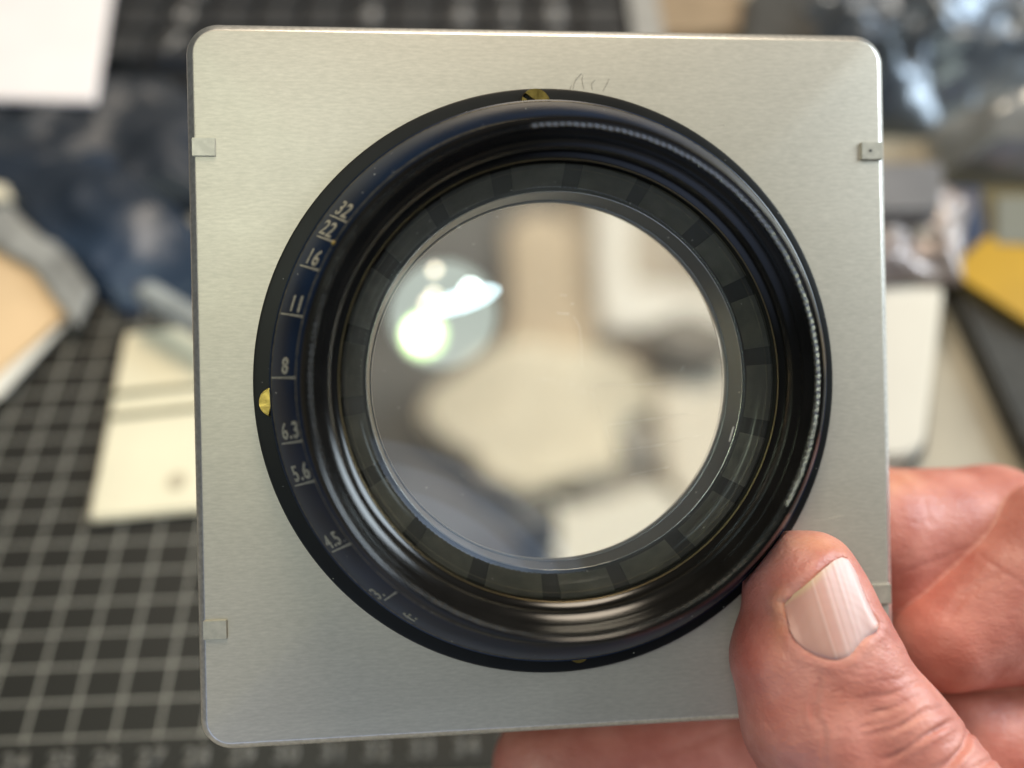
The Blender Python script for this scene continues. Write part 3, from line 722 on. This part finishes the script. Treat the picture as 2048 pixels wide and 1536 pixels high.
# ------------------------------------------------------------------ the hand
def cam_pt(px,py,d):
    return np.array([(px-1024)/F_PX*d,(py-768)/F_PX*d,d])
def build_hand():
    VOX=.6
    T=[ # thumb  (px,py,depth mm, radius) pairs
      ((1600,1172,110.5,7.0),(1648,1196,109.5,5.7)),
      ((1605,1150,110.8,5.6),(1645,1128,110.6,3.9)),
      ((1602,1180,110.3,7.2),(1585,1320,109,7.8)),
      ((1648,1196,109.5,5.4),(1690,1310,107.8,6.7)),
      ((1640,1250,108.3,7.6),(1650,1330,107.2,8.0)),
      ((1585,1320,109,7.8),(1625,1440,107.5,9.0)),
      ((1690,1310,107.8,6.7),(1766,1450,105.8,7.6)),
      ((1625,1440,107.5,9.0),(1725,1600,106,10.4)),
      ((1766,1450,105.8,7.6),(1868,1600,104.6,8.7)),
      ((1808,1452,106.3,5.6),(1838,1484,106,5.7)),
      ((1725,1600,106,10.4),(1850,1800,112,12)),
      ((1868,1600,104.6,8.7),(2060,1800,112,11)),
      ((1850,1800,112,12),(2250,1950,132,18)),
      ((2060,1800,112,11),(2350,1800,138,18)),
    ]
    G1=[((2040,1070,139.8,9.6),(1985,1046,138.8,9.6)),((1985,1046,138.8,9.6),(1740,1066,135.8,10.8)),((1960,1090,139.3,9.4),(1770,1135,135.8,9.7)),((1740,1066,135.8,10.8),(1520,1090,132.1,8.8)),((1520,1090,132.1,8.8),(1330,1090,131.6,8))]
    G2=[((2092,1087,130,8.8),(1888,1275,127.8,8.3)),((2092,1087,130,8.8),(2120,1240,135,10.4)),((2020,1180,130,9),(1950,1240,130,8.8)),((2120,1240,135,10.4),(1925,1268,132,8.2)),((2040,1190,133,9.6),(1960,1240,132,9)),((2120,1240,135,10.4),(2380,1330,148,13))]
    G3=[((2330,1400,150,15),(1960,1450,139,8.5)),((1960,1450,139,8.5),(1500,1520,137,8.6)),((1500,1520,137,8.6),(1085,1532,134.5,8.4))]
    G4=[((2380,1520,156,14),(1960,1640,143,9.6)),((1960,1640,143,9.6),(1560,1600,139,8.8)),((1560,1600,139,8.8),(1440,1600,138,8.2))]
    G5=[((2380,1650,158,13),(2000,1800,146,8.4)),((2000,1800,146,8.4),(1700,1790,142,7.6)),((1700,1790,142,7.6),(1480,1760,139,6.8))]
    PALM=[((2380,1420,152,14),(2400,1750,156,15)),((2250,1950,132,18),(2400,1750,150,18)),((2350,1800,138,18),(2380,1480,150,15)),((2400,1700,150,20),(2700,1900,165,24))]
    G6=[((2140,1458,134,9.8),(1930,1478,133,8.6)),((2140,1458,134,9.8),(2380,1560,142,14)),((1930,1478,133,8.6),(1880,1560,131,8))]
    def cv(g): return [(cam_pt(*a[:3]),a[3],cam_pt(*b[:3]),b[3]) for a,b in g]
    groups=[(cv(T),2.2),(cv(G1),2.0),(cv(G2),3.0),(cv(G3),2.0),(cv(G4),2.0),(cv(G5),2.0),(cv(G6),3.0),(cv(PALM),6.0)]
    allp=[q for g,_ in groups for a in g for q in ((a[0],a[1]),(a[2],a[3]))]
    lo=np.min([p-r-3 for p,r in allp],0); hi=np.max([p+r+3 for p,r in allp],0)
    n=np.ceil((hi-lo)/VOX).astype(int)+1
    ax=[(lo[i]+VOX*np.arange(n[i])).astype(np.float32) for i in range(3)]
    def capsule(X,Y,Z,a,ra,b,rb):
        ab=b-a; L2=float(ab@ab)
        t=((X-a[0])*ab[0]+(Y-a[1])*ab[1]+(Z-a[2])*ab[2])/L2; np.clip(t,0,1,out=t)
        d=np.sqrt((X-a[0]-t*ab[0])**2+(Y-a[1]-t*ab[1])**2+(Z-a[2]-t*ab[2])**2)
        return d-(ra+(rb-ra)*t)
    def smin(a,b,k):
        h=np.clip(.5+.5*(b-a)/k,0,1); return b+(a-b)*h-k*h*(1-h)
    def field(X,Y,Z,box=False):
        D=None
        for gi,(g,k) in enumerate(groups):
            d=None
            for c in g:
                e=capsule(X,Y,Z,*c); d=e if d is None else smin(d,e,k)
            if D is None: D=d; thumb=d
            else: D=smin(D,d,5.0 if gi==7 else (.8 if gi not in (2,6) else .45))
        # nothing of the hand enters the lens board, flange or scale ring
        Q0=(X/1000-tb[0]); Q1=(Y/1000-tb[1]); Q2=(Z/1000-tb[2])
        bx=(Bc[0,0]*Q0+Bc[1,0]*Q1+Bc[2,0]*Q2)*1000; by=(Bc[0,1]*Q0+Bc[1,1]*Q1+Bc[2,1]*Q2)*1000; bz=(Bc[0,2]*Q0+Bc[1,2]*Q1+Bc[2,2]*Q2)*1000
        box=np.maximum(np.maximum(np.abs(bx)-50.45,np.abs(by)-50.45),np.maximum(bz-.05,-2.8-bz))
        rr=np.sqrt((bx-AX[0])**2+(by-AX[1])**2)
        fl_=np.maximum(np.maximum(rr-41.2,bz-2.2),-2.8-bz)
        rc=np.where(bz<6.5,38.2,38.2-(bz-6.5)*.613)
        sc_=np.maximum(rr-rc,bz-15)
        cut=np.minimum(box,np.minimum(fl_,sc_))
        return smin(D*-1,cut,.35)*-1
    slabs=[]
    for s in range(0,n[0],40):
        X,Y,Z=np.meshgrid(ax[0][s:s+40],ax[1],ax[2],indexing='ij'); slabs.append(field(X,Y,Z).astype(np.float32))
    Fd=np.concatenate(slabs,0)
    # surface nets
    sg=Fd<0
    c=[sg[dx:n[0]-1+dx,dy:n[1]-1+dy,dz:n[2]-1+dz] for dx in (0,1) for dy in (0,1) for dz in (0,1)]
    cnt=sum(x.astype(np.int8) for x in c); act=(cnt>0)&(cnt<8)
    idx=np.full(act.shape,-1,np.int64); ii=np.argwhere(act); idx[act]=np.arange(len(ii))
    acc=np.zeros((len(ii),3)); num=np.zeros(len(ii))
    offs=[(dx,dy,dz) for dx in (0,1) for dy in (0,1) for dz in (0,1)]
    for a in range(8):
        for b in range(a+1,8):
            da=np.array(offs[b])-np.array(offs[a])
            if np.abs(da).sum()!=1: continue
            ia=ii+offs[a]; ib=ii+offs[b]
            fa=Fd[ia[:,0],ia[:,1],ia[:,2]]; fb=Fd[ib[:,0],ib[:,1],ib[:,2]]
            m=(fa<0)!=(fb<0); t=np.where(m,fa/(fa-fb+1e-12),0)
            acc+=np.where(m[:,None],np.array(offs[a])+t[:,None]*da,0); num+=m
    V=lo+(ii+acc/num[:,None])*VOX
    Fq=[]
    for axd in range(3):
        o1,o2=[(1,2),(2,0),(0,1)][axd]
        sl0=[slice(1,n[k]-1) for k in range(3)]; sl0[axd]=slice(0,n[axd]-1)
        sl1=list(sl0); sl1[axd]=slice(1,n[axd])
        A=sg[tuple(sl0)]; Bq=sg[tuple(sl1)]
        e=np.argwhere(A!=Bq); inside=A[tuple(e.T)]
        st=np.array([1,1,1]); st[axd]=0; e=e+st
        u1=np.zeros(3,int); u1[o1]=1; u2=np.zeros(3,int); u2[o2]=1
        def I(p): return idx[p[:,0],p[:,1],p[:,2]]
        q=np.stack([I(e-u1-u2),I(e-u2),I(e),I(e-u1)],1)
        q=np.where(inside[:,None],q,q[:,::-1]); Fq.append(q)
    Fq=np.concatenate(Fq); Fq=Fq[(Fq>=0).all(1)]
    def subdiv(V,Q):
        E=np.concatenate([Q[:,[k,(k+1)%4]] for k in range(4)]); E=np.sort(E,1)
        U_,inv=np.unique(E,axis=0,return_inverse=True); inv=inv.ravel()
        n0=len(V); m=len(Q); Em=(V[U_[:,0]]+V[U_[:,1]])/2; Fm=V[Q].mean(1)
        ei=[n0+inv[k*m:(k+1)*m] for k in range(4)]; fi=n0+len(U_)+np.arange(m)
        Q2=np.concatenate([np.stack([Q[:,k],ei[k],fi,ei[k-1]],1) for k in range(4)])
        return np.concatenate([V,Em,Fm]),Q2
    V,Fq=subdiv(V,Fq)
    # two projection steps onto the exact field
    def grad(V):
        e=.05; X,Y,Z=V[:,0].copy(),V[:,1].copy(),V[:,2].copy()
        f0=field(X,Y,Z); g=np.stack([field(X+e,Y,Z)-f0,field(X,Y+e,Z)-f0,field(X,Y,Z+e)-f0],1)/e
        l=np.linalg.norm(g,axis=1,keepdims=True); return f0,g/np.maximum(l,1e-6)
    for _ in range(2):
        f0,g=grad(V); V=V-g*np.clip(f0,-.3,.3)[:,None]
    f0,N=grad(V)
    return V,Fq,N
HV,HF,HN=build_hand()
px=HV[:,0]/HV[:,2]*F_PX+1024; py=HV[:,1]/HV[:,2]*F_PX+768
facing=-(HN*HV).sum(1)/np.linalg.norm(HV,axis=1)
front=(HV[:,2]<113)&(facing>-.15)
def seg_d(px,py,poly):
    best=np.full(px.shape,1e9)
    for (x0,y0),(x1,y1) in zip(poly[:-1],poly[1:]):
        dx,dy=x1-x0,y1-y0; t=np.clip(((px-x0)*dx+(py-y0)*dy)/(dx*dx+dy*dy),0,1)
        best=np.minimum(best,np.hypot(px-x0-t*dx,py-y0-t*dy))
    return best
def seg_t(px,py,poly):
    best=np.full(px.shape,1e9); tt=np.zeros(px.shape); L=[0]
    for (x0,y0),(x1,y1) in zip(poly[:-1],poly[1:]): L.append(L[-1]+math.hypot(x1-x0,y1-y0))
    for i,((x0,y0),(x1,y1)) in enumerate(zip(poly[:-1],poly[1:])):
        dx,dy=x1-x0,y1-y0; t=np.clip(((px-x0)*dx+(py-y0)*dy)/(dx*dx+dy*dy),0,1)
        d=np.hypot(px-x0-t*dx,py-y0-t*dy); m=d<best; best=np.where(m,d,best); tt=np.where(m,(L[i]+t*(L[i+1]-L[i]))/L[-1],tt)
    return best,tt
def inside(px,py,poly):
    r=np.zeros(px.shape,bool); n=len(poly)
    for i in range(n):
        x0,y0=poly[i]; x1,y1=poly[(i+1)%n]
        c=((y0>py)!=(y1>py))&(px<(x1-x0)*(py-y0)/((y1-y0) if y1!=y0 else 1e-9)+x0); r^=c
    return r
def z4(L): return [(1400+x/3.16,1150+y/3.16) for x,y in L]
NAIL=[(1566,1206),(1585,1190),(1604,1176),(1626,1157),(1648,1137),(1668,1121),(1684,1114),(1697,1119),(1713,1146),(1731,1186),(1745,1218),(1757,1247),(1756,1260),(1742,1270),(1727,1281),(1715,1296),(1702,1311),(1686,1319),(1662,1322),(1634,1315),(1610,1303),(1592,1284),(1578,1257),(1570,1230)]
CREASES=[ # polyline, depth mm, width px
 (z4([(1000,800),(1120,765),(1230,735),(1350,690),(1440,690)]),.20,4.5),
 (z4([(950,925),(1060,895),(1180,850),(1300,800),(1420,775)]),.24,5),
 (z4([(1000,985),(1110,960),(1230,915),(1330,880)]),.14,4),
 (z4([(1110,1010),(1230,960),(1330,930),(1430,880),(1535,822)]),.50,5.5),
 (z4([(1130,1170),(1240,1120),(1360,1070),(1470,990),(1620,890)]),.55,6),
 (z4([(1480,1250),(1600,1160),(1690,1085),(1716,1010),(1690,960)]),.8,7),
 (z4([(1380,1050),(1450,1000),(1560,905)]),.28,4),
 (z4([(1180,1100),(1300,1040),(1400,1000)]),.18,4),
 (z4([(1700,1260),(1800,1190),(1860,1130)]),.4,7),
 (z4([(700,590),(735,680),(745,800),(740,900),(770,1010),(810,1220)]),.24,6),
 (z4([(690,620),(700,760),(720,900),(730,1100)]),.12,5),
 (z4([(1130,350),(1190,390),(1250,430),(1330,530)]),.2,6),
 (z4([(1060,700),(1200,660),(1330,620)]),.12,4),
]
rc=np.random.RandomState(11)
for k in range(24):      # short cross lines of the loose skin between nail and knuckle
    x0=rc.uniform(840,1250); y0=rc.uniform(570,1080); l=rc.uniform(40,130); sl=-.15-.45*(y0-570)/600+rc.uniform(-.2,.2)
    CREASES.append((z4([(x0,y0),(x0+l*.5,y0+l*.5*sl+rc.uniform(-8,8)),(x0+l,y0+l*sl)]),rc.uniform(.05,.11),rc.uniform(2.4,3.4)))
disp=np.zeros(len(HV))
for poly,dep,wd in CREASES:
    dd,tq=seg_t(px+5*np.sin(py/19+px/31),py+4*np.sin(px/17),poly); dep=dep*.85*(.12+.88*np.sin(PI*np.clip(tq,0,1))**.7)*(.75+.25*np.sin(px/11+py/23))
    disp-=front*dep*np.exp(-(dd/wd)**2); disp+=front*dep*.35*np.exp(-((dd-wd*2.1)/(wd*1.3))**2)
nd=seg_d(px,py,NAIL+[NAIL[0]]); ins=inside(px,py,NAIL)
base_fold=seg_d(px,py,NAIL[11:]+[NAIL[0]])
disp+=front*(~ins)*.24*(.8+.3*np.sin(px/9.)*np.sin(py/13.))*np.exp(-((base_fold-12)/14.0)**2)
disp+=front*(~ins)*.25*np.exp(-((seg_d(px,py,NAIL[:6])-18)/14.0)**2)
disp-=front*ins*.45*np.clip(nd/10,0,1)
# creases where the index finger folds behind the board, and low relief of the knuckle skin
back=(HV[:,2]>115)
for poly,dep,wd in (([(1800,1150),(1900,1110),(1990,1080)],.10,6),([(1850,1000),(1858,1045)],.08,5),([(1960,1110),(2060,1180)],.10,6),([(1900,1230),(1930,1190),(1990,1150)],.12,10),([(1230,1536),(1380,1490),(1480,1450)],.15,10)):
    disp-=back*(facing>0)*dep*np.exp(-(seg_d(px,py,poly)/wd)**2)
HVd=HV+HN*disp[:,None]
W=(HVd/1000)@Rw.T+CW
org=W[np.argmin(np.abs(HVd[:,2]-106)+np.abs(px-1700)*.1+np.abs(py-1400)*.1)]
me=bpy.data.meshes.new('hand')
me.vertices.add(len(W)); me.vertices.foreach_set('co',(W-org).astype(np.float32).ravel())
me.loops.add(HF.size); me.loops.foreach_set('vertex_index',HF[:,::-1].ravel().astype(np.int32))
me.polygons.add(len(HF)); me.polygons.foreach_set('loop_start',np.arange(0,HF.size,4,dtype=np.int32)); me.polygons.foreach_set('loop_total',np.full(len(HF),4,np.int32))
me.update(calc_edges=True); me.validate(); me.shade_smooth()
# skin tint: pale callus at the tip and beside the nail, redder sides and folds (it is the skin's own colour)
col=np.ones((len(W),4),np.float32)
def blend(mask,c):
    m=np.clip(mask,0,1)[:,None]; col[:,:3]=col[:,:3]*(1-m)+np.array(c)*m
def blob(x,y,rx,ry,rot=0):
    a=math.radians(rot); u_=(px-x)*math.cos(a)+(py-y)*math.sin(a); v_=-(px-x)*math.sin(a)+(py-y)*math.cos(a)
    return np.exp(-((u_/rx)**2+(v_/ry)**2))
col[:,:3]=(1,1,1)
YEL=(1.22,1.45,1.15); RED=(1.02,.74,.72); PAL=(1.10,1.18,1.16)
blend(.9*front*blob(1630,1085,60,24,10),YEL)
blend(.8*front*blob(1560,1230,16,60,0),YEL)
blend(.75*front*blob(1560,1150,50,28,-35),RED)
blend(.75*front*blob(1490,1300,40,130,0),RED)
blend(.5*front*blob(1585,1400,60,60,0),(1.02,.86,.84))
blend(.6*front*blob(1700,1400,60,40,20),(1.02,.93,.82))
blend(.6*front*blob(1745,1290,40,22,30),PAL)
blend(.5*front*blob(1850,1330,60,60,30),PAL)
blend(.6*front*blob(1880,1470,60,40,30),PAL)
blend(.7*back*blob(1800,960,50,30,0),YEL)
blend(.75*back*blob(1850,1230,110,120,0),RED)
blend(.6*back*blob(1300,1500,200,60,0),(.98,.72,.74))
ca=me.color_attributes.new('tint','FLOAT_COLOR','POINT'); ca.data.foreach_set('color',col.ravel())
skin=mat('skin',(.62,.36,.27),.47,0)
b=P(skin); b.inputs['Subsurface Weight'].default_value=.27; b.inputs['Subsurface Radius'].default_value=(1,.36,.18); b.inputs['Subsurface Scale'].default_value=.002
b.inputs['Specular IOR Level'].default_value=.45
at=nn(skin,'ShaderNodeAttribute',attribute_name='tint'); tc=nn(skin,'ShaderNodeTexCoord')
n1=nn(skin,'ShaderNodeTexNoise'); n1.inputs['Scale'].default_value=160; n1.inputs['Detail'].default_value=5; lk(skin,tc.outputs['Object'],n1.inputs['Vector'])
rp=nn(skin,'ShaderNodeValToRGB'); rp.color_ramp.elements[0].position=.35; rp.color_ramp.elements[1].position=.68
rp.color_ramp.elements[0].color=(.44,.150,.116,1); rp.color_ramp.elements[1].color=(.58,.250,.200,1)
lk(skin,n1.outputs['Fac'],rp.inputs['Fac'])
mx=nn(skin,'ShaderNodeMix',data_type='RGBA',blend_type='MULTIPLY'); mx.inputs[0].default_value=1
lk(skin,rp.outputs['Color'],mx.inputs[6]); lk(skin,at.outputs['Color'],mx.inputs[7]); lk(skin,mx.outputs[2],b.inputs['Base Color'])
# fine skin relief: pore cells, stretched cross lines
vo=nn(skin,'ShaderNodeTexVoronoi',feature='DISTANCE_TO_EDGE'); vo.inputs['Scale'].default_value=1500; 
mpw=nn(skin,'ShaderNodeMapping'); mpw.inputs['Rotation'].default_value=(.3,.2,.5); mpw.inputs['Scale'].default_value=(.55,1,1); n0=nn(skin,'ShaderNodeTexNoise'); n0.inputs['Scale'].default_value=500
wd=nn(skin,'ShaderNodeMix',data_type='RGBA',blend_type='LINEAR_LIGHT'); wd.inputs[0].default_value=.0006
lk(skin,tc.outputs['Object'],mpw.inputs['Vector']); lk(skin,tc.outputs['Object'],n0.inputs['Vector'])
lk(skin,mpw.outputs['Vector'],wd.inputs[6]); lk(skin,n0.outputs['Color'],wd.inputs[7]); lk(skin,wd.outputs[2],vo.inputs['Vector'])
n2=nn(skin,'ShaderNodeTexNoise'); n2.inputs['Scale'].default_value=900; n2.inputs['Detail'].default_value=6; lk(skin,mpw.outputs['Vector'],n2.inputs['Vector'])
s1=nn(skin,'ShaderNodeMath',operation='MULTIPLY_ADD'); s1.inputs[1].default_value=.6; lk(skin,vo.outputs['Distance'],s1.inputs[0]); lk(skin,n2.outputs['Fac'],s1.inputs[2])
bu=nn(skin,'ShaderNodeBump'); bu.inputs['Strength'].default_value=.62; bu.inputs['Distance'].default_value=.00024
lk(skin,s1.outputs[0],bu.inputs['Height']); lk(skin,bu.outputs['Normal'],b.inputs['Normal'])
hand=link('hand',me,skin); hand.location=Vector(org)
tag(hand,'bare right hand pinching the lens board, thumb in front and fingers curled behind','hand')

# thumbnail: a curved plate with fine ridges, its edges tucked into the skin
def nail_mesh():
    fr=front&(facing>.0)&(px>1480)&(px<1840)&(py>1040)&(py<1400)
    FX,FY,FZ=px[fr],py[fr],HV[fr][:,2]
    nu,nv=56,64
    L=[(1567,1204),(1566,1220),(1571,1243),(1583,1268),(1602,1292),(1626,1309)]      # left side down to the root
    # param: ridge direction e2, across e1
    e2=np.array([.30,.954]); e1=np.array([.954,-.30]); c0=np.array([1655,1215])
    poly=np.array(NAIL); U=(poly-c0)@e1; Vv=(poly-c0)@e2
    u0,u1=U.min(),U.max()
    V=[];F=[];top=[]
    def span(u):
        ys=[]
        for i in range(len(U)):
            a,b=i,(i+1)%len(U)
            if (U[a]-u)*(U[b]-u)<=0 and U[a]!=U[b]:
                t=(u-U[a])/(U[b]-U[a]); ys.append(Vv[a]+t*(Vv[b]-Vv[a]))
        return min(ys),max(ys)
    rng=np.random.RandomState(3)
    ridge=[(rng.uniform(-.2,.95),rng.uniform(.5,1)) for _ in range(15)]
    for i in range(nu+1):
        u_=u0+(u1-u0)*(.004+.992*i/nu); a_,b_=span(u_)
        for j in range(nv+1):
            v_=a_+(b_-a_)*j/nv; p=c0+e1*u_+e2*v_
            w_=1/((FX-p[0])**2+(FY-p[1])**2+25)**2.2; z=(w_*FZ).sum()/w_.sum()
            top.append((p[0],p[1],z,(u_-u0)/(u1-u0)*2-1,j/nv))
    T=np.array(top)
    # smooth cross curvature: depth = quadratic fit in (across, along)
    A=np.stack([np.ones(len(T)),T[:,3],T[:,4],T[:,3]**2,T[:,3]*T[:,4],T[:,4]**2,T[:,3]**3,T[:,3]**4],1)
    co=np.linalg.lstsq(A,T[:,2],rcond=None)[0]; z=A@co
    z=.75*z+.25*T[:,2]
    rg=np.zeros(len(T))
    for c_,a_ in ridge: rg+=a_*.035*np.exp(-((T[:,3]-c_)/.018)**2)
    edge=np.minimum(1-np.abs(T[:,3]),np.minimum(1,(1-T[:,4])*1.2))
    lift=.16+.16*np.clip(T[:,3]+1,0,1)+.10*(1-T[:,3]**2)-.4*np.exp(-edge/.035)*(T[:,4]>.12)
    z=z-lift-rg
    P3=np.array([cam_pt(a,b,c) for a,b,c in zip(T[:,0],T[:,1],z)])
    Pb=np.array([cam_pt(a,b,c+.42) for a,b,c in zip(T[:,0],T[:,1],z)])
    n=nv+1; N=len(P3)
    for i in range(nu):
        for j in range(nv):
            k=i*n+j; F.append((k,k+1,k+n+1,k+n)); F.append((N+k,N+k+n,N+k+n+1,N+k+1))
    bd=[i*n for i in range(nu+1)]+[nu*n+j for j in range(1,n)]+[i*n+nv for i in range(nu-1,-1,-1)]+[j for j in range(nv-1,0,-1)]
    for k in range(len(bd)):
        a,b=bd[k],bd[(k+1)%len(bd)]; F.append((a,b,N+b,N+a))
    Wn=(np.concatenate([P3,Pb])/1000)@Rw.T+CW-org
    me=mesh('nail',Wn,F,False); 
    bm=bmesh.new(); bm.from_mesh(me); me2=from_bm('nail',bm,True,60)
    cc=np.ones((2*N,4),np.float32); t4=np.concatenate([T,T])
    pink=np.array([.54,.28,.23]); pale=np.array([.64,.43,.41]); yel=np.array([.62,.47,.27])
    k=np.clip((t4[:,3]+.1)*1.6,0,1)[:,None]; c3=pink*(1-k)+pale*k
    fe=np.clip(1-t4[:,4]/.10,0,1)[:,None]*np.clip(1-(t4[:,3]+.2)*1.0,0,1)[:,None]*.8; c3=c3*(1-fe)+yel*fe
    lun=np.exp(-((t4[:,3]-.15)/.4)**2-((t4[:,4]-1)/.14)**2)[:,None]*.35; c3=c3*(1-lun)+np.array([.60,.40,.36])*lun
    rdg=np.concatenate([rg,rg])[:,None]*7; c3=c3*(1-np.clip(rdg,0,.2))+np.array([.80,.66,.63])*np.clip(rdg,0,.2)
    cc[:,:3]=c3; a=me2.color_attributes.new('tint','FLOAT_COLOR','POINT'); a.data.foreach_set('color',cc.ravel())
    return me2
nm=mat('nail_keratin',(.7,.5,.46),.46,0); b=P(nm)
at=nn(nm,'ShaderNodeAttribute',attribute_name='tint'); lk(nm,at.outputs['Color'],b.inputs['Base Color'])
b.inputs['Subsurface Weight'].default_value=.25; b.inputs['Subsurface Radius'].default_value=(1,.4,.25); b.inputs['Subsurface Scale'].default_value=.0015
link('nail',nail_mesh(),nm,hand)
